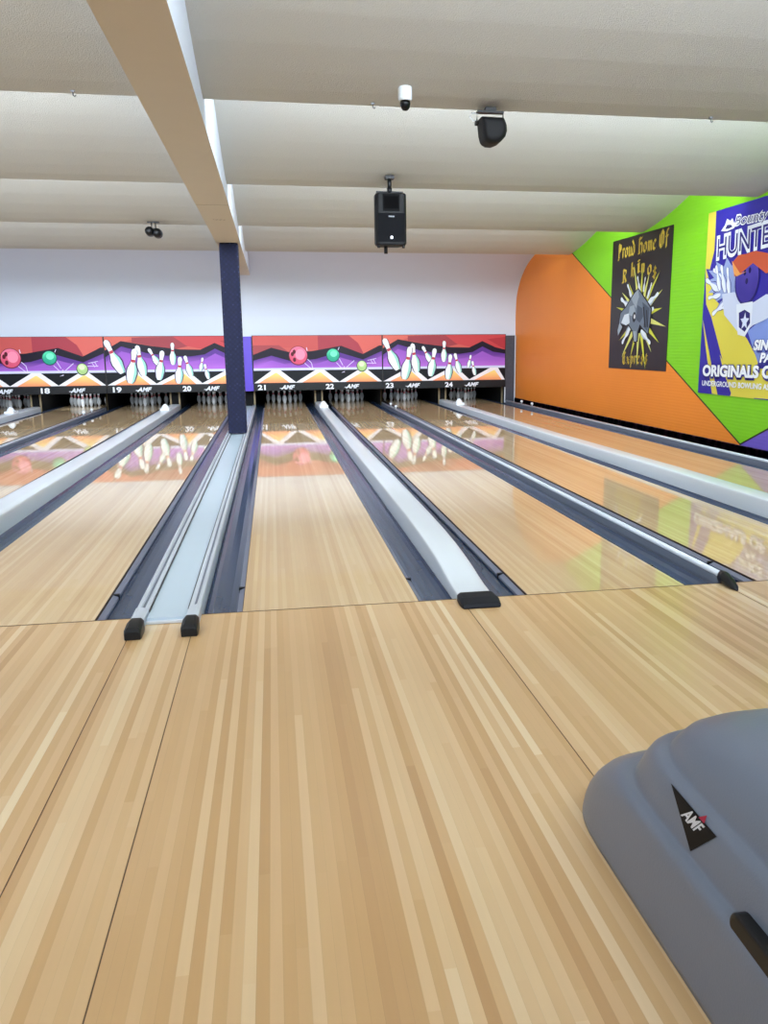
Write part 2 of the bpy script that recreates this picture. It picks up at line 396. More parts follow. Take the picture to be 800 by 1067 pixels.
LANE_LABELS = {
 17: 'bowling lane furthest left, mostly cut off by the photo edge',
 18: 'bowling lane left of the narrow rail on the far left, ending under the 18 sign',
 19: 'bowling lane on the left between narrow rail and white capped divider, under the 19 sign',
 20: 'glossy bowling lane directly left of the navy column, under the 20 sign',
 21: 'glossy bowling lane directly right of the navy column, under the 21 sign',
 22: 'bowling lane right of the curved white capped divider, under the 22 sign',
 23: 'bowling lane with poster reflections between silver rail and white divider, under the 23 sign',
 24: 'bowling lane furthest right beside the orange wall, under the 24 sign'}
lane0 = make_lane(LANE_LABELS[21])
for k in (17,18,19,20,22,23,24): dup(lane0, (LX[k], 0, 0), LANE_LABELS[k])

# ------------------------------------------------------------------ dividers between the lanes
def rail_profile(xc):   # tubular aluminium rail on a grey foot
    return [(xc+.024*math.cos(a), .052+.024*math.sin(a)) for a in [math.pi*2*i/12 for i in range(12)]]
def single_rail(xc, label, y1=17.1):
    root = thing('rail_divider', label, 'lane divider', (xc, 0, 0), 'single rail dividers between lanes')
    b = MB(); b.extrude_y([(-.024,-.129),(-.024,-.01),(-.018,.04),(.018,.04),(.024,-.01),(.024,-.129)], (.004, y1)); b.build('rail_foot', M_RAILDK, root)
    b = MB(); b.extrude_y([(.022*math.cos(a), .052+.022*math.sin(a)) for a in [math.pi*2*i/14 for i in range(14)]], (.0, y1), smooth=True)
    b.build('rail', M_RAIL, root)
    b = MB(); rings = []
    for y, rx, z0, z1 in ((.01,.030,.001,.085),(-.04,.036,.001,.088),(-.10,.036,.001,.066),(-.16,.024,.001,.034),(-.19,.006,.001,.012)):
        rings.append([(rx*math.cos(a)*1.0, y, (z0+z1)/2+(z1-z0)/2*math.sin(a)) for a in [2*math.pi*i/14 for i in range(14)]])
    b.loft(rings, True, True, 0, True); b.build('end_cap', M_BLACK, root)
    for yy in (14.6, 15.46):
        b = MB(); b.lathe([(.014,.07),(.014,.10),(.03,.105),(.034,.13),(.026,.152),(.0,.156)], (0, yy, 0), 12); b.build('sensor_knob', M_WHITEP, root)
    return root
single_rail((LX[22]+LX[23])/2, 'slim silver rail divider ending in a black pointed foot, right of centre')
single_rail((LX[18]+LX[19])/2, 'slim silver rail divider second from the left edge of the lanes')
single_rail(XR-.265, 'slim silver rail divider running along the foot of the orange wall', 16.85)
single_rail(LX[17]-H-GUT-.03, 'slim silver rail divider beyond the left-most lane')

def return_divider(xc, label, width):
    root = thing('capped_divider', label, 'lane divider', (xc, 0, 0), 'white capped ball return dividers')
    hw = width/2
    ys = [(-.03,.044),(.15,.05),(.3,.064),(.5,.088),(.75,.108),(1.0,.122),(1.4,.134),(2.0,.14),(4,.138),(8,.11),(12,.105),(17.15,.105)]
    rings = []
    for y, z in ys:
        rings.append([(-hw, y, -.129 if y > 0 else .001), (-hw, y, z-.034), (-hw+.006, y, z-.012), (-hw+.022, y, z-.002), (-hw*.4, y, z+.004), (hw*.4, y, z+.004),
                      (hw-.022, y, z-.002), (hw-.006, y, z-.012), (hw, y, z-.034), (hw, y, -.129 if y > 0 else .001)])
    b = MB(); b.loft(rings, True, True, 0, False)
    b.build('cap_panel', M_CAP, root, bevel=.003)
    b = MB(); rings = []
    for y, k, z in ((-.031,1.02,.052),(-.06,1.06,.054),(-.14,1.1,.05),(-.20,1.06,.03),(-.215,.98,.012)):
        h2 = hw*k; rings.append([(-h2, y, .001), (-h2, y, z*.7), (-h2+.02, y, z), (h2-.02, y, z), (h2, y, z*.7), (h2, y, .001)])
    b.loft(rings, True, True, 0, False); b.build('end_cap', M_BLACKR, root, bevel=.006)
    b = MB()
    b.lathe([(.06,.10),(.085,.115),(.085,.17),(.05,.22),(.02,.245),(0,.25)], (0, 15.2, 0), 16)
    b.box((-.10, 15.05, .10), (.10, 15.4, .15)); b.build('sensor_housing', M_WHITEP, root)
    return root
return_divider((LX[21]+LX[22])/2, 'white capped divider with curved front end and wide black end cap, in the centre', D_RET-2*GUT-.006)
return_divider((LX[23]+LX[24])/2, 'white capped divider on the right, second from the orange wall', D_RET-2*GUT-.006)
return_divider((LX[19]+LX[20])/2, 'white capped divider on the left, first to the left of the navy column', .739-2*GUT-.006)
return_divider((LX[17]+LX[18])/2, 'white capped divider in the far left corner of the lanes', .739-2*GUT-.006)

# wide divider that carries the column
xc = (LX[20]+LX[21])/2; hw = (D_PAIR-2*GUT)/2 - .003
root = thing('double_rail_divider', 'wide pale divider with two aluminium rails at the foot of the navy column', 'lane divider', (xc, 0, 0))
b = MB(); b.box((-hw+.075, -.10, -.129), (hw-.075, 17.1, .032)); b.box((-hw+.075, -.125, .001), (hw-.075, -.10, .036)); b.build('centre_panel', M_PANEL, root)
b = MB(); b.box((-hw+.072, -.14, .001), (hw-.072, -.126, .022)); b.build('panel_edge', M_RAIL, root, bevel=.004)
for s in (-1, 1):
    def q(a): return s*(hw-a)
    b = MB(); b.extrude_y([(q(0),-.129),(q(0),.045),(q(.004),.058),(q(.016),.064),(q(.026),.058),(q(.030),.046),(q(.046),.046),(q(.052),.05),(q(.068),.05),(q(.072),.044),(q(.072),-.129)], (.0, 17.1))
    b.build('rail', M_RAIL, root)
    b = MB(); b.extrude_y([(q(.031),.0462),(q(.031),.0472),(q(.044),.0472),(q(.044),.0462)], (.0, 17.1)); b.build('rail_groove', M_RAILDK, root)
    b = MB(); b.extrude_y([(q(.0725),.0),(q(.0725),.0455),(q(.0765),.0455),(q(.0765),.0)], (.0, 17.1)); b.build('rail_dark_line', M_BLACK, root)  # thin black line laid between rail and centre panel
    b = MB(); b.extrude_y([(q(0),.001),(q(0),.06),(q(.02),.068),(q(.05),.06),(q(.07),.052),(q(.07),.001)], (-.24, -.001))
    b.build('rail_foot', M_RAIL, root)
    b = MB(); rings = []
    for y, k, z in ((-.22,1.0,.074),(-.27,1.08,.078),(-.36,1.1,.066),(-.385,1.0,.05)):
        c0 = hw-.036; h2 = .042*k
        rings.append([(s*c0-h2, y, .001), (s*c0-h2, y, z*.75), (s*c0-h2*.6, y, z), (s*c0+h2*.6, y, z), (s*c0+h2, y, z*.75), (s*c0+h2, y, .001)])
    b.loft(rings, True, True); b.build('end_cap', M_BLACK, root, bevel=.004)

# ------------------------------------------------------------------ pins
PP = [(.0258,0),(.0300,.004),(.0360,.022),(.0498,.057),(.0573,.086),(.0605,.114),(.0579,.149),(.0470,.184),(.0312,.219),(.0250,.239),(.0228,.254),(.0237,.276),(.0273,.298),(.0323,.343),(.0280,.365),(.0150,.378),(.0,.381)]
mis = [0]*len(PP); mis[8] = 1; mis[10] = 1
b = MB(); b.lathe(PP, (0,0,0), 14, mis=mis); pin0 = b.build('bowling_pin', [M_PIN, M_PINR])
first = True
side = {17:'in the left-most pin bay', 18:'in the second pin bay from the left', 19:'in the third pin bay from the left', 20:'in the bay just left of the navy column',
        21:'in the bay just right of the navy column', 22:'right behind the far end of the central curved divider', 23:'in the last bay but one before the orange wall', 24:'in the bay nearest the orange wall'}
for k in range(17, 25):
    for r in range(4):
        for j in range(r+1):
            x = LX[k] + (j - r/2)*.3048; y = 18.29 + r*.264
            o = pin0 if first else pin0.copy()
            if not first: C.objects.link(o)
            first = False
            o.location = (x, y, 0)
            tag(o, 'white bowling pin standing ' + side[k], 'bowling pin', 'pins racked on lane %d' % k)

# ------------------------------------------------------------------ kickback boards between the pin decks
def kick(xc, wd, label):
    b = MB(); b.box((xc-wd/2, 17.3, -.125), (xc+wd/2, 20.0, .615)); b.box((xc-wd/2, 17.27, -.125), (xc-wd/2+.04, 17.299, .615), 1); b.box((xc+wd/2-.04, 17.27, -.125), (xc+wd/2, 17.299, .615), 1)
    o = b.build('kickback_board', [M_KICK, M_KICKF]); tag(o, label, 'partition', 'partitions between the pin bays'); return o
KL = {17:'dark partition left of the 18 sign, at the far end of the corner divider', 18:'dark partition with tan edges between the second and third pin bays', 19:'dark partition between the pin bays just right of the 19 sign', 20:'dark wide partition behind the navy column',
      21:'dark partition at the end of the curved white divider', 22:'narrow dark partition under the 23 sign', 23:'dark partition under the 24 sign'}
for k in range(17, 24):
    gap = LX[k+1]-LX[k]-W
    kick((LX[k]+LX[k+1])/2, max(gap-2*GUT-.01, .04), KL[k])

kick((LX[24]+H+GUT+XR-.01)/2, XR-.01-LX[24]-H-GUT-.015, 'dark partition closing the right-most pin bay against the wall')
kick(LX[17]-H-GUT-.16, .2, 'dark partition closing the left-most pin bay')
for k in range(17, 25):      # lamps hidden under the masking units that light the pins
    area('pin_lamp', (LX[k], 17.35, .58), (math.radians(62), 0, 0), 1.0, .06, 9.0 if k == 18 else 1.6, (.85,.94,1.0))

# ------------------------------------------------------------------ masking units above the pins
MZ0, MZ1, MY = .615, 1.825, 16.86      # art bottom, top, front plane
SZ0 = .425
def sky_and_mountains(a, w, h, ridge, under, peaks, facets):
    a.poly([(0,0),(w,0),(w,h),(0,h)], [(196,88,84),(198,84,82),(206,96,84),(198,90,82)])
    for pts, c in facets: a.poly([(x*w, (1-y)*h) for x, y in pts], c)
    a.poly([(x*w, (1-y)*h) for x, y in ridge] + [(w, .3*h), (0, .3*h)], (22,12,32))
    a.poly([(x*w, (1-y)*h) for x, y in under] + [(w, .28*h), (0, .28*h)], [(92,52,140)]*len(under) + [(186,112,212)]*2)
    a.poly([(x*w, (1-y-.1)*h) if y < .6 else (x*w, .36*h) for x, y in under] + [(w, .28*h), (0, .28*h)], [(150,88,190)]*len(under) + [(186,112,212)]*2)
    a.poly([(0,.265*h),(w,.265*h),(w,.315*h),(0,.315*h)], (206,208,236))
    a.poly([(0,0),(w,0),(w,.265*h),(0,.265*h)], (7,10,18))
    for x0, xp, x1 in peaks:
        def cl(x): return max(0, min(1, x))*w
        a.poly([(cl(x0),0),(cl(x1),0),(cl(xp+.03),.275*h),(cl(xp-.03),.275*h)], (236,230,232))
        a.poly([(cl(x0+.055),0),(cl(x1-.055),0),(cl(xp+.005),.215*h),(cl(xp-.005),.215*h)], [(240,140,104),(240,150,104),(252,222,128),(252,222,128)])
def balls_art(w, h):
    a = Art()
    sky_and_mountains(a, w, h,
        [(0,.40),(.14,.25),(.28,.35),(.45,.33),(.68,.22),(.85,.40),(.98,.22),(1,.22)],
        [(0,.52),(.14,.42),(.3,.55),(.48,.50),(.66,.36),(.85,.52),(1,.34)],
        [(-.02,.17,.325),(.315,.51,.665),(.655,.85,1.02)],
        [([(0,0),(.5,0),(.5,.3),(0,.2)], (196,84,80)), ([(.5,0),(.78,0),(.86,.4),(.5,.36)], (168,60,72)), ([(.74,0),(1,0),(1,.35),(.86,.42),(.82,.18)], (214,100,90)), ([(0,.2),(.2,.2),(.3,.4),(0,.45)], (162,70,74))])
    wl = (226,214,244)
    a.line([(.415*w,.50*h),(.445*w,.42*h),(.455*w,.29*h)], .016, wl); a.line([(.39*w,.42*h),(.44*w,.30*h)], .014, wl); a.line([(.36*w,.30*h),(.46*w,.28*h)], .018, wl); a.line([(.41*w,.75*h),(.415*w,.68*h)], .02, wl)
    for x, y, x2, y2 in ((.66,.52,.69,.36),(.64,.42,.68,.30),(.72,.32,.78,.46),(.70,.27,.70,.34),(.665,.75,.655,.69)): a.line([(x*w,y*h),(x2*w,y2*h)], .015, wl)
    a.line([(.885*w,.46*h),(.955*w,.50*h)], .014, wl); a.line([(.875*w,.40*h),(.955*w,.40*h)], .014, wl); a.line([(.91*w,.48*h),(.93*w,.38*h)], .012, wl); a.line([(.93*w,.49*h),(.95*w,.39*h)], .012, wl)
    for x, y in ((.66,.28),(.69,.20),(.73,.27)): a.poly([(x*w-.05,y*h),(x*w+.05,y*h+.02),(x*w+.04,y*h+.04)], wl)
    R = .19*h
    a.ellipse(.345*w, .575*h, R*1.08, R*1.08, (96,28,44)); a.ellipse(.345*w, .58*h, R, R, (236,120,150), c2=(214,82,112)); a.ellipse(.36*w, .60*h, R*.55, R*.6, (244,142,168))
    for x, y in ((.30,.61),(.315,.66),(.315,.49)): a.ellipse(x*w, y*h, R*.17, R*.24, (88,20,34))
    a.ellipse(.615*w, .575*h, R*.78, R*.78, (30,70,76)); a.ellipse(.615*w, .58*h, R*.7, R*.7, (84,214,164), c2=(40,160,130)); a.ellipse(.62*w, .61*h, R*.4, R*.35, (120,236,190))
    a.ellipse(.84*w, .34*h, R*.62, R*.66, (70,88,60)); a.ellipse(.84*w, .345*h, R*.53, R*.57, (198,226,156), c2=(170,204,130)); a.ellipse(.838*w, .38*h, R*.3, R*.28, (222,240,190))
    return a
def pins_art(w, h):
    a = Art()
    sky_and_mountains(a, w, h,
        [(0,.28),(.12,.09),(.35,.20),(.55,.27),(.70,.28),(.81,.14),(.92,.28),(1,.33)],
        [(0,.42),(.12,.20),(.3,.34),(.45,.40),(.62,.42),(.73,.38),(.81,.26),(.9,.38),(1,.42)],
        [(0,.22,.37),(.345,.57,.71),(.69,.91,1.03)],
        [([(0,0),(.26,0),(.16,.1),(0,.28)], (214,104,90)), ([(.2,.02),(.55,0),(.62,.2),(.5,.27),(.2,.12)], (156,60,68)), ([(.5,0),(1,0),(1,.3),(.72,.27),(.6,.2)], (196,68,72)), ([(.85,.1),(1,.05),(1,.33)], (174,54,62))])
    def P(hx, hy, bx, by, **k): a.pin((hx-40)/640*w, (1-(hy-95)/225)*h, (bx-40)/640*w, (1-(by-95)/225)*h, edge=(70,50,90), **k)
    P(357,124,355,228); P(243,150,292,235); P(497,195,484,258); P(505,225,520,296); P(412,185,440,284); P(190,135,215,278); P(308,160,284,298); P(390,190,376,316); P(180,150,148,312); P(45,110,115,264)
    return a
def mask(x0, x1, kind, nums, label):
    w = x1-x0
    root = thing('masking_unit', label, 'masking unit', (x0, MY, 0), 'masking units over the pins')
    b = MB(); b.box((0, .0, MZ0), (w, .13, MZ1)); b.build('backing_board', M_BLACK, root)
    a = balls_art(w-.03, MZ1-MZ0-.02) if kind == 'balls' else pins_art(w-.03, MZ1-MZ0-.02)
    a.build('printed_panel', M_PRINT, lambda x, y, d: (x+.015, -.002-d, y+MZ0+.01), root)
    b = MB(); b.box((0, -.03, SZ0), (w, .12, MZ0-.001)); st = b.build('number_strip', M_STRIP, root, bevel=.006)
    for n, (xn, xa) in nums.items():
        a = Art(); hh = .125
        a.text(str(n), xn-x0, 0, hh, width=.21 if n != 21 else .2, c=(232,234,240), bold=.035)
        a.build('lane_number', M_PRINT, lambda x, y, d: (x, -.032-d, y+SZ0+.03), st)
        a = Art(); a.text('AMF', xa-x0, 0, .105, width=.36, c=(226,230,238), bold=.04, shear=.35)
        a.poly([(xa-x0-.03, .02), (xa-x0+.12, .02), (xa-x0+.12, .035), (xa-x0-.03, .035)], (226,230,238))
        a.build('maker_logo', M_PRINT, lambda x, y, d: (x, -.032-d, y+SZ0+.035), st)
    return root
def ux(px): return (px-262)*3.342/136 - .789 if px > 255 else -4.392+(px-107)*3.316/143
mask(-.789, 2.553, 'balls', {21:(ux(266), ux(290)), 22:(ux(337), ux(358))}, 'masking panel with bowling ball artwork right of the navy column, above lanes 21 and 22')
mask(2.556, 5.893, 'pins', {23:(ux(401), ux(424)), 24:(ux(466), ux(489))}, 'masking panel with flying pins artwork beside the orange wall, above lanes 23 and 24')
mask(-4.392, -1.076, 'pins', {19:(ux(113), ux(138)), 20:(ux(186), ux(210))}, 'masking panel with flying pins artwork left of the navy column, above lanes 19 and 20')
mask(-7.73, -4.395, 'balls', {17:(-7.65, -6.95), 18:(-5.95, -5.26)}, 'masking panel with bowling ball artwork at the left edge, above lanes 17 and 18')
b = MB(); b.box((-1.07, MY+.02, SZ0), (-.795, MY+.13, 1.80)); b.box((-.806, MY+.012, .6), (-.795, MY+.0199, 1.80), 1)
tag(b.build('filler_panel', [M_PURP, M_BLACK]), 'narrow plain purple panel between two masking panels, right behind the column', 'panel')
root = thing('end_panel', 'tall dark grey frame panel between the last masking panel and orange wall', 'panel', (5.9, 16.9, 0))
b = MB(); b.box((.0, 0, -.12), (.255, .09, 1.79)); b.build('frame_board', M_ENDP, root)
b = MB(); b.box((.256, -.01, -.12), (.285, .08, 1.79)); b.build('edge_strip', M_ENDL, root)
b = MB(); b.box((-.02, -.006, .0), (.012, -.001, .42)); b.build('guide_rod', M_ENDL, root)

# ------------------------------------------------------------------ wall posters
def on_wall(px, py):     # point of the right wall's plane seen at a spot of the photo, as (distance, height)
    d = CF*FPX + CR*(px-PPX) - CU*(py-PPY); t = (XR-CAM.x)/d.x; p = CAM + d*t; return (-p.y, p.z)
# banner with the rhino
root = thing('wall_banner', 'black banner with grey rhino head and gold gothic lettering on green wall', 'banner', (XR, 0, 0))
q1 = [(-10.59,1.09),(-8.20,1.09),(-8.18,3.435),(-10.60,3.455)]
b = MB(); b.add([(-.012, -x, z) for x, z in q1] + [(-.003, -x, z) for x, z in q1], [(0,1,2,3),(7,6,5,4),(0,4,5,1),(1,5,6,2),(2,6,7,3),(3,7,4,0)]); b.build('banner_sheet', mat('banner_black', (22,18,22), .35, noise=.15, nscale=2), root)
a = Art()
def c2(x, y): return on_wall(620+x/5.93, 220+y/5.93)
gold = (206,178,62); gold2 = (236,214,110)
BL = {
 'P':[[(.12,.95),(.2,1),(.2,-.1)],[(.2,.95),(.52,.85),(.55,.55),(.28,.4)],[(.05,-.05),(.3,.05)],[(.38,.9),(.38,.5)]],
 'r':[[(.08,.6),(.16,.62),(.16,0)],[(.16,.5),(.32,.62),(.4,.52)]],
 'o':[[(.1,.5),(.1,.12),(.26,0),(.42,.12),(.42,.5),(.26,.62),(.1,.5)]],
 'u':[[(.06,.6),(.13,.62),(.13,.1),(.24,0),(.4,.14)],[(.4,.62),(.4,.05),(.5,.02)]],
 'd':[[(.1,.5),(.1,.12),(.26,0),(.42,.12),(.42,.55),(.1,.98)],[(.1,.5),(.26,.62),(.42,.5)]],
 'H':[[(.04,.9),(.16,1),(.16,0)],[(.16,.52),(.36,.66),(.52,.52),(.52,.0),(.42,-.14)],[(.04,0),(.28,0)],[(.16,1),(.36,.92),(.56,1.02)]],
 'm':[[(.08,.6),(.14,.62),(.14,0)],[(.14,.5),(.27,.62),(.33,.52),(.33,0)],[(.33,.5),(.46,.62),(.53,.52),(.53,0)]],
 'e':[[(.1,.5),(.1,.12),(.24,0),(.4,.1)],[(.1,.5),(.26,.62),(.38,.48),(.12,.3)]],
 'O':[[(.14,.8),(.14,.2),(.32,0),(.54,.15),(.56,.8),(.36,1),(.14,.8)],[(.34,.9),(.34,.1)]],
 'f':[[(.34,.95),(.24,1),(.16,.85),(.16,-.05)],[(.04,.6),(.34,.6)]],
 'R':[[(.12,.95),(.2,1),(.2,0)],[(.2,.95),(.5,.85),(.5,.6),(.24,.5)],[(.3,.5),(.55,.0)],[(.05,0),(.3,0)]],
 'h':[[(.08,.95),(.15,1),(.15,0)],[(.15,.5),(.3,.62),(.38,.5),(.38,0),(.3,-.12)]],
 'i':[[(.06,.6),(.14,.62),(.14,.02),(.22,0)],[(.1,.84),(.18,.8)]],
 'n':[[(.08,.6),(.14,.62),(.14,0)],[(.14,.5),(.3,.62),(.38,.5),(.38,0)]],
 's':[[(.4,.55),(.26,.62),(.12,.5),(.38,.2),(.26,0),(.08,.1)],[(.26,.75),(.26,-.12)]],
 'E':[[(.5,.9),(.3,1),(.12,.8),(.12,.2),(.3,0),(.54,.12)],[(.14,.52),(.42,.55)],[(.32,.95),(.32,.05)]],
 'x':[[(.1,.6),(.4,.0)],[(.4,.6),(.1,.0)],[(.1,.32),(.4,.32)]],
 'p':[[(.08,.6),(.15,.62),(.15,-.3)],[(.15,.5),(.3,.62),(.42,.5),(.42,.12),(.28,0),(.15,.1)]]}
def black_text(word, A, B, h, adv=None, c=gold):
    # A, B: ends of the baseline in wall units
    wd = sum({'H':.66,'P':.68,'O':.72,'R':.68,'E':.66,'m':.66,'i':.3,'f':.42,' ':.34,'r':.46}.get(ch, .54) for ch in word)
    L_ = math.hypot(B[0]-A[0], B[1]-A[1]); ex = ((B[0]-A[0])/wd, (B[1]-A[1])/wd); pen = 0; nib = (.066*L_/wd, .07*h)
    a.layer += 1
    for ch in word:
        for st in BL.get(ch, []):
            for (x0,y0),(x1,y1) in zip(st, st[1:]):
                p = [(A[0]+ex[0]*(pen+x), A[1]+ex[1]*(pen+x)+y*h) for x, y in ((x0,y0),(x1,y1))]
                pts = [(p[0][0]-nib[0],p[0][1]-nib[1]),(p[1][0]-nib[0],p[1][1]-nib[1]),(p[1][0]+nib[0],p[1][1]+nib[1]),(p[0][0]+nib[0],p[0][1]+nib[1])]
                dx, dy = p[1][0]-p[0][0], p[1][1]-p[0][1]
                if abs(dx*nib[1]-dy*nib[0]) < 1e-4: pts = [(p[0][0]-nib[0]*.3,p[0][1]+nib[1]*.3),(p[1][0]-nib[0]*.3,p[1][1]+nib[1]*.3),(p[1][0]+nib[0]*.3,p[1][1]-nib[1]*.3),(p[0][0]+nib[0]*.3,p[0][1]-nib[1]*.3)]
                a.poly(pts, c, True)
        pen += {'H':.66,'P':.68,'O':.72,'R':.68,'E':.66,'m':.66,'i':.3,'f':.42,' ':.34,'r':.46}.get(ch, .54)
black_text('Proud', c2(143,298), c2(250,268), .26); black_text('Home', c2(268,262), c2(385,232), .26); black_text('Of', c2(395,228), c2(458,212), .27)
for ch, x, y in (('R',168,442),('h',222,405),('i',258,380),('n',284,382),('o',324,392),('s',356,410)):
    p = c2(x, y); wdt = .22; black_text(ch, p, (p[0]+(.24 if ch in 'R' else .19), p[1]-.005*(0)), .23 if ch == 'R' else .24)
black_text('Express', c2(170,945), c2(330,940), .22)
# starburst of spikes and pins behind the head
cx, cy = c2(280, 650)
for k in range(18):
    an = math.radians(20*k+8); R1 = .86 + .1*((k*7) % 3); R0 = .3
    a.poly([(cx+R0*math.cos(an-.2), cy+R0*math.sin(an-.2)), (cx+R1*math.cos(an), cy+R1*math.sin(an)*.92), (cx+R0*math.cos(an+.2), cy+R0*math.sin(an+.2))], (208,208,70) if k % 2 == 0 else (222,222,120))
for hx, hy, bx, by in ((206,452,235,540),(268,402,285,500),(318,405,305,500),(358,440,330,540),(165,540,225,600),(400,505,330,580),(155,655,215,680),(172,820,225,710),(350,820,290,740),(372,600,300,640)):
    p = c2(hx, hy); q_ = c2(bx, by); a.pin(p[0], p[1], q_[0], q_[1], c=(226,234,242), shade=(176,188,206), mark=None)
g1, g2, g3, gk = (112,124,140), (78,88,104), (156,168,182), (28,30,38)
def cp(pts, c): a.poly([c2(x, y) for x, y in pts], c)
cp([(275,474),(322,540),(360,600),(352,690),(335,768),(302,735),(286,715),(276,748),(272,806),(246,814),(236,745),(212,706),(180,712),(150,694),(160,630),(196,590),(228,535),(248,505)], gk)
cp([(275,482),(318,545),(352,602),(345,685),(332,756),(304,724),(284,700),(270,742),(268,798),(248,806),(242,742),(216,700),(180,702),(156,690),(166,632),(200,594),(232,540),(252,508)], g1)
cp([(275,482),(252,508),(232,540),(240,560),(262,600),(270,560),(280,530)], g3)
cp([(300,560),(345,600),(340,680),(330,740),(306,715),(315,660)], g2)
cp([(270,580),(300,600),(306,650),(284,690),(262,670)], g2)
cp([(222,590),(250,580),(258,620),(240,650),(215,640)], g3)
a.ellipse(*c2(250,655), .07, .09, gk); a.ellipse(*c2(252,652), .035, .04, (230,232,236))
cp([(170,690),(190,640),(218,632),(222,690),(200,706)], (214,222,232))
cp([(160,690),(176,716),(150,770),(148,735)], g3)
cp([(242,742),(262,742),(262,806),(250,806)], g3)
cp([(304,590),(312,592),(322,720),(314,715)], gk); cp([(325,610),(331,612),(336,720),(329,715)], gk)
a.build('banner_print', M_VINYL, lambda x, y, d: (-.0125-d, -x, y), root)

# big blue and yellow league poster
root = thing('league_poster', 'large blue and yellow bowling league poster reading ORIGINALS at the right edge', 'poster', (XR, 0, 0))
PL, PR_, PB, PT = -7.075, -4.45, .80, 3.44
b = MB(); b.box((-.014, -PR_ if False else 4.45, PB), (-.003, 7.075, PT)); b.build('poster_sheet', mat('poster_back', (52,44,150), .4), root)
a = Art(); blue = (52,44,158); yel = (222,208,78)
def c3(x, y): return on_wall(715+x/4.635, 190+y/4.635)
def clamp(p): return (max(PL, min(PR_, p[0])), max(PB, min(PT, p[1])))
def c3p(pts, c): a.poly([clamp(c3(x, y)) for x, y in pts], c)
a.poly([(PL,PB),(PR_,PB),(PR_,PT),(PL,PT)], blue)
c3p([(104,140),(150,132),(140,330),(118,420),(88,420)], yel)
c3p([(92,410),(140,560),(250,690),(300,760),(352,860),(345,900),(330,1050),(225,1040),(180,900),(150,760),(100,600)], yel)
c3p([(330,900),(560,900),(560,1060),(215,1040),(240,960)], yel)
c3p([(300,720),(394,640),(600,560),(600,830),(394,860),(350,870)], (128,150,220))
c3p([(84,560),(125,650),(180,860),(150,800),(100,640)], blue)
c3p([(84,665),(140,840),(210,1035),(180,1035),(128,880)], (52,44,158)); c3p([(84,660),(120,850),(155,1030),(128,1020),(98,800)], yel); c3p([(60,700),(84,690),(128,1024),(50,1015)], blue)
# white jagged splash, pins and a plain ball where the emblem sits
sp = []
ctr = (215, 480)
for k in range(26):
    an = 2*math.pi*k/26; R_ = 118 if k % 2 else 78
    sp.append((ctr[0]+R_*math.cos(an), ctr[1]+R_*1.0*math.sin(an)))
c3p(sp, (150,166,214))
for hx, hy, bx, by in ((100,470,165,520),(110,560,170,540),(135,420,190,470),(130,640,200,570),(180,610,230,540)):
    p = c3(hx, hy); q_ = c3(bx, by); a.pin(p[0], p[1], q_[0], q_[1], c=(226,232,246), shade=(150,164,214), mark=None, edge=(40,34,120))
for hx, hy, bx, by in ((150,400,170,520),(175,400,195,530),(205,410,215,540)):
    p = c3(hx, hy); q_ = c3(bx, by); a.pin(p[0], p[1], q_[0], q_[1], c=(232,238,248), shade=(170,184,224), mark=None, edge=(60,56,140))
c3p([(180,540),(240,530),(300,600),(394,540),(520,560),(394,660),(330,690),(270,740),(190,640)], (206,214,238))
p = c3(300, 470); a.ellipse(p[0], p[1], .30, .34, (40,32,110)); a.ellipse(p[0], p[1]+.01, .275, .315, (88,74,178), c2=(64,52,150))
for dx, dy in ((-.06,.1),(.06,.12),(.0,-.02)): a.ellipse(p[0]+dx, p[1]+dy, .032, .04, (30,24,90))
c3p([(232,385),(262,350),(300,345),(340,330),(394,340),(470,360),(440,420),(394,440),(330,390),(270,440),(240,455)], (206,92,60))
c3p([(228,378),(268,440),(300,430),(250,455),(238,440)], (236,160,90))
# badge with a star
sh = [(250,590),(330,575),(326,640),(322,690),(290,745),(256,735),(252,680)]
c3p(sh, (226,232,246)); c3p([(262,630),(290,615),(316,632),(316,680),(290,722),(262,700)], (40,34,110))
p = c3(290, 672); a.poly([(p[0]+(.115 if i % 2 == 0 else .05)*math.cos(math.pi/2+i*math.pi/5), p[1]+(.125 if i % 2 == 0 else .055)*math.sin(math.pi/2+i*math.pi/5)) for i in range(10)], (214,222,244))
# lettering
def tw(txt, x, y, x2, y2, hp, c, shear=0, bold=.03, dark=None):
    A = c3(x, y); B = c3(x2, y2); T = c3(x, y-hp); h = T[1]-A[1]; r_ = math.atan2(B[1]-A[1], B[0]-A[0]); L_ = math.hypot(B[0]-A[0], B[1]-A[1])
    if dark:
        a.text(txt, A[0]-.02, A[1]-.02, h*1.12, L_*1.01+.04, dark, shear, bold+.05, r_)
    a.text(txt, A[0], A[1], h, L_, c, shear, bold, r_)
A_ = c3(150, 372)
tw('HUNTERS', 152, 372, 510, 275, 108, (232,236,248), 0, .06)
tw('HUNTERS', 158, 362, 506, 268, 92, (46,38,120), 0, .0)
tw('Bounty', 238, 212, 410, 176, 52, (232,236,248), .25, .05); tw('Bounty', 242, 209, 406, 174, 46, (50,44,110), .25, -.005)
c3p([(176,236),(196,206),(206,176),(222,186),(232,172),(240,196),(262,190),(238,222),(206,236)], (232,236,248)); c3p([(196,226),(206,206),(224,204),(232,214),(214,224)], (50,44,110))
tw('ORIGINALS OF', 86, 932, 456, 946, 50, (240,242,248), 0, .05, (44,36,130))
tw('UNDERGROUND BOWLING ASSOCIATION', 84, 980, 560, 1012, 24, (228,232,246), 0, .03)
tw('SINCE', 332, 808, 470, 806, 46, (240,242,248), .2, .05, (60,64,150)); tw('PA', 362, 868, 420, 866, 44, (240,242,248), .2, .05, (60,64,150))
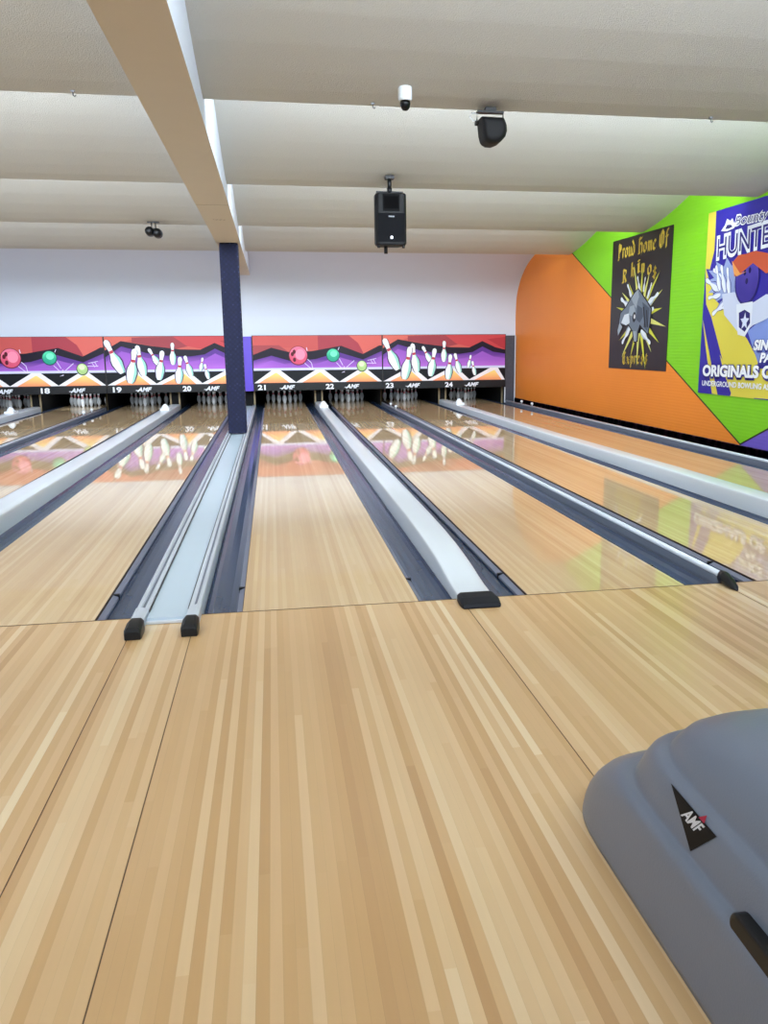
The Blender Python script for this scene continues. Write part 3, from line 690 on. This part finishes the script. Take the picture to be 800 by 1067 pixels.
a.build('poster_print', M_VINYL, lambda x, y, d: (-.0145-d, -x, y), root)

# ------------------------------------------------------------------ things hanging from the ceiling
# loudspeaker
root = thing('hanging_speaker', 'large black loudspeaker hanging from the ceiling right of centre', 'loudspeaker', (1.16, 5.42, 3.47))
b = MB(); b.box((-.05, -.05, .015), (.05, .05, .05)); b.tube([(0,0,.03),(0,0,-.10)], .024); b.build('ceiling_mount', M_BLACK, root)
b = MB(); b.tube([(0,.0,-.08),(0,.0,-.14)], .03); b.box((-.16,-.02,-.135),(.16,.02,-.12)); b.build('yoke', M_BLACK, root)
b = MB(); pr = [(-.185,-.10),(-.15,-.135),(.15,-.135),(.185,-.10),(.185,.02),(.125,.16),(-.125,.16),(-.185,.02)]
b.loft([[(x*k, y*k, z) for x, y in pr] for z, k in ((-.15,.9),(-.17,1),(-.72,1),(-.745,.93))], True, True)
cab = b.build('cabinet', M_SPK, root, bevel=.008)
b = MB(); b.box((-.10,-.139,-.36),(.10,-.1345,-.17)); hp_ = b.build('horn', mat('horn_black', (10,10,13), .8, spec=.15), root)
b = MB(); b.loft([[(x, y, z) for x, z in ((-s1,-.265-s1*.8),(s1,-.265-s1*.8),(s1,-.265+s1*.8),(-s1,-.265+s1*.8))] for y, s1 in ((-.1395,.085),(-.128,.04))], True, True); b.build('horn_throat', mat('throat_black', (5,5,6), .9, spec=.1), hp_)
b = MB(); b.box((-.16,-.140,-.71),(.16,-.136,-.385)); b.build('grille', mat('grille_cloth', (8,9,14), .85, bump=.4, bscale=400, spec=.2), root)
b = MB(); b.box((-.035,-.1445,-.43),(.035,-.1405,-.415)); b.build('name_plate', mat('plate_grey', (110,112,120), .4), root)
b = MB(); b.box((-.012,-.1445,-.675),(.012,-.1405,-.645)); b.build('indicator_light', mat('white_indicator', (240,244,250), .3, emis=(240,244,255), estr=1.5), root)
b = MB(); b.tube([(-.05,.02,-.735),(-.05,.02,-.83)], .022); b.build('pole_socket', M_BLACK, root)
for sx in (-.15, .15):
    b = MB(); b.lathe([(.016,-.775),(.018,-.745)], (sx,-.08,0), 10); b.build('foot', M_BLACK, root)
# disco light
root = thing('stage_light', 'black rounded stage light on a U bracket hanging at the upper right', 'stage light', (1.555, 2.25, 3.437))
b = MB(); b.tube([(-.115,0,-.10),(-.115,0,-.012),(.105,0,-.012),(.105,0,-.10)], .008, 8); b.box((-.115,-.03,-.02),(.105,.03,-.006)); b.box((-.05,-.03,-.0059),(.04,.03,.02)); b.build('bracket', M_BLACK, root)
b = MB(); out_ = [(-.10,-.062),(.095,-.066),(.118,-.12),(.122,-.165),(.108,-.21),(.07,-.25),(.02,-.27),(-.03,-.268),(-.068,-.245),(-.085,-.19)]
b.loft([[(x*k, y, -.16+(z+.16)*k) for x, z in out_] for y, k in ((-.12,.55),(-.105,.85),(-.07,1),(.07,1),(.10,.9))], True, True)
b.build('housing', M_SPK, root, bevel=.012, seg=3)
for sx in (-.118, .108):
    b = MB(); b.lathe([(.02,sx-.012),(.02,sx+.012)], (0,0,-.10), 12, axis='x'); b.build('side_knob', M_BLACK, root)
b = MB(); b.tube([(-.10,.02,-.02),(-.15,.02,-.015),(-.17,.02,-.045),(-.14,.03,-.075),(-.118,.03,-.07)], .005, 8); b.build('cable', M_WHITEP, root)
# dome camera
root = thing('dome_camera', 'small white cylinder security camera with dark dome on the ceiling', 'security camera', (.803, 2.0, 3.53))
b = MB(); b.lathe([(.05,.01),(.054,0),(.054,-.10),(.048,-.115)], (0,0,0), 24); b.build('housing', M_WHITEP, root)
b = MB(); b.lathe([(.040,-.116),(.041,-.135),(.034,-.165),(.018,-.182),(.0,-.186)], (0,0,0), 24); b.build('dome', M_DOME, root)
# spotlight pair
root = thing('twin_spotlight', 'small black twin spotlight hanging from the ceiling left of the beam', 'spotlight', (-2.05, 9.2, 3.5))
b = MB(); b.box((-.09,-.03,-.03),(.09,.03,-.012)); b.tube([(-.03,0,-.02),(-.03,0,-.13)], .008); b.tube([(.03,0,-.02),(.03,0,-.13)], .008); b.box((-.06,-.05,-.20),(.06,.05,-.115)); b.build('mount', M_BLACK, root)
for sx, dz, t in ((-.06,-.165,.0), (.055,-.19,.1)):
    b = MB(); b.lathe([(.02,-.125),(.05,-.115),(.070,-.07),(.074,.06),(.06,.085)], (sx, 0, dz), 18, axis='y'); h_ = b.build('lamp_head', M_BLACK, root)
    b = MB(); b.lathe([(.056,.0855),(.0,.087)], (sx, 0, dz), 18, axis='y'); b.build('lens', M_LENS, h_)
# small hooks at the first ceiling lip
for hx, lb in ((3.53,'small grey hook on the ceiling edge near the right side'), (.585,'small grey hook on the ceiling edge left of the dome camera'), (-1.71,'small grey hook on the ceiling edge left of the beam')):
    b = MB(); b.box((hx-.014, 2.28, 3.46), (hx+.014, 2.30, 3.475)); b.tube([(hx,2.29,3.47),(hx,2.29,3.437),(hx+.014,2.29,3.427),(hx+.02,2.29,3.44)], .005, 8)
    tag(b.build('ceiling_hook', M_METAL), lb, 'hook')

# ------------------------------------------------------------------ ball return hood on the approach
HX = 1.14; HW = .495; HY1 = -2.25; HY0 = -4.45
root = thing('ball_return', 'grey moulded plastic ball return hood with stepped ridges at the lower right', 'ball return', (HX, HY1, 0))
def ring(z, ins, fin, n=4.6, lift=0):
    hw_ = HW-ins; yf = -fin; yb = (HY0-HY1)+ins; pts = []
    hl = .54                               # length of the rounded nose
    for i in range(33):                    # nose as half a superellipse, from left to right
        t = math.pi - math.pi*i/32; c_, s_ = math.cos(t), math.sin(t)
        x = hw_*math.copysign(abs(c_)**(2/n), c_); y = yf - hl + hl*abs(s_)**(2/n)
        pts.append((x, y, z + lift*(0)))
    for i in range(8): pts.append((hw_, yf-hl + (yb-(yf-hl))*(i+1)/8, z))
    for i in range(8): pts.append((hw_-2*hw_*(i+1)/8, yb, z))
    for i in range(7): pts.append((-hw_, yb + (yf-hl-yb)*(i+1)/8, z))
    return pts
R_ = [(.001,0,0),(.02,0,.003),(.06,.002,.014),(.10,.004,.035),(.15,.008,.075),(.20,.012,.13),(.232,.016,.18),(.247,.019,.205),(.259,.0235,.225),(.267,.030,.243),(.271,.038,.258),(.2725,.047,.272),(.2745,.0505,.279),(.281,.0525,.284),(.30,.055,.294),(.34,.064,.313),(.375,.073,.337),(.386,.078,.350),(.393,.084,.360),(.397,.092,.370),(.3985,.102,.384),(.4005,.106,.391),(.407,.1085,.397),(.43,.114,.412),(.47,.128,.447),(.505,.146,.50),(.53,.172,.56),(.548,.21,.65),(.558,.27,.79),(.562,.36,1.05)]
b = MB(); b.loft([ring(*r) for r in R_], True, True, 0, True); hood = b.build('hood_shell', M_HOOD, root)
from mathutils.bvhtree import BVHTree
bpy.context.view_layer.update()
_bv = BVHTree.FromPolygons([v.co + root.location for v in hood.data.vertices], [list(p.vertices) for p in hood.data.polygons])
def on_hood(px, py, off):       # spot on the moulded shell, lifted off its surface by off
    d = (CF*FPX + CR*(px-PPX) - CU*(py-PPY)).normalized(); h_, n_, _, _ = _bv.ray_cast(CAM, d)
    if n_.dot(d) > 0: n_ = -n_
    return tuple(h_ + n_*off - root.location)
tri = [(700,817),(747,872),(720,887)]
def tp(u, v): return tuple(tri[0][i] + u*(tri[1][i]-tri[0][i]) + v*(tri[2][i]-tri[0][i]) for i in (0, 1))
vs = []; fs = []; n = 8; idx = {}
for i in range(n+1):
    for j in range(n+1-i): idx[(i,j)] = len(vs); vs.append(on_hood(*tp(i/n, j/n), .0022))
for i in range(n):
    for j in range(n-i):
        fs.append((idx[(i,j)], idx[(i+1,j)], idx[(i,j+1)]))
        if i+j < n-1: fs.append((idx[(i+1,j)], idx[(i+1,j+1)], idx[(i,j+1)]))
b = MB(); b.add(vs, fs); sk = b.build('maker_sticker', mat('sticker_black', (12,9,9), .5, spec=.2), root); sk['label'] = 'black triangular sticker with white letters'
md = sk.modifiers.new('solid', 'SOLIDIFY'); md.thickness = .0012; md.offset = 0
a = Art(); a.text('AMF', 0, 0, 12, width=26, c=(216,216,220), bold=.03, shear=.1); a.poly([(14,13),(23,13),(18.5,21)], (170,40,62))
def stick(x, y, d):
    # letters run down along the sticker's long edge
    ux_, uy_ = .64, .77; px = 710.5 + x*ux_ + y*uy_*.95; py = 849 + x*uy_ - y*ux_*.95
    return on_hood(px, py, .0036+d)
a.build('sticker_print', M_PRINT, stick, sk, step=.0002)
# black rounded grip
ax = [on_hood(771 + 9*t, 968 + 11.6*t, .0) for t in range(0, 4)]
p0 = Vector(ax[0]); dr = (Vector(ax[3])-p0).normalized(); upv = Vector((0,0,1)); upv = (upv - dr*upv.dot(dr)).normalized(); nv = dr.cross(upv).normalized()
if nv.x > 0: nv = -nv
rg = []; r_g = .034; Lg = .62
for off, k in ((-.03,1.0),(.004,1.0),(.009,.9),(.011,.6)):
    o_ = []
    for i in range(14): an = -math.pi/2 - math.pi*i/13; o_.append((r_g*k*math.cos(an), r_g*k*math.sin(an)))
    for i in range(14): an = math.pi/2 - math.pi*i/13; o_.append((Lg + r_g*k*math.cos(an), r_g*k*math.sin(an)))
    rg.append([tuple(p0 + dr*u_ + upv*v_ + nv*off) for u_, v_ in o_])
b = MB(); b.loft(rg, True, True, 0, False); b.build('grip', M_BLACK, root, bevel=.003)
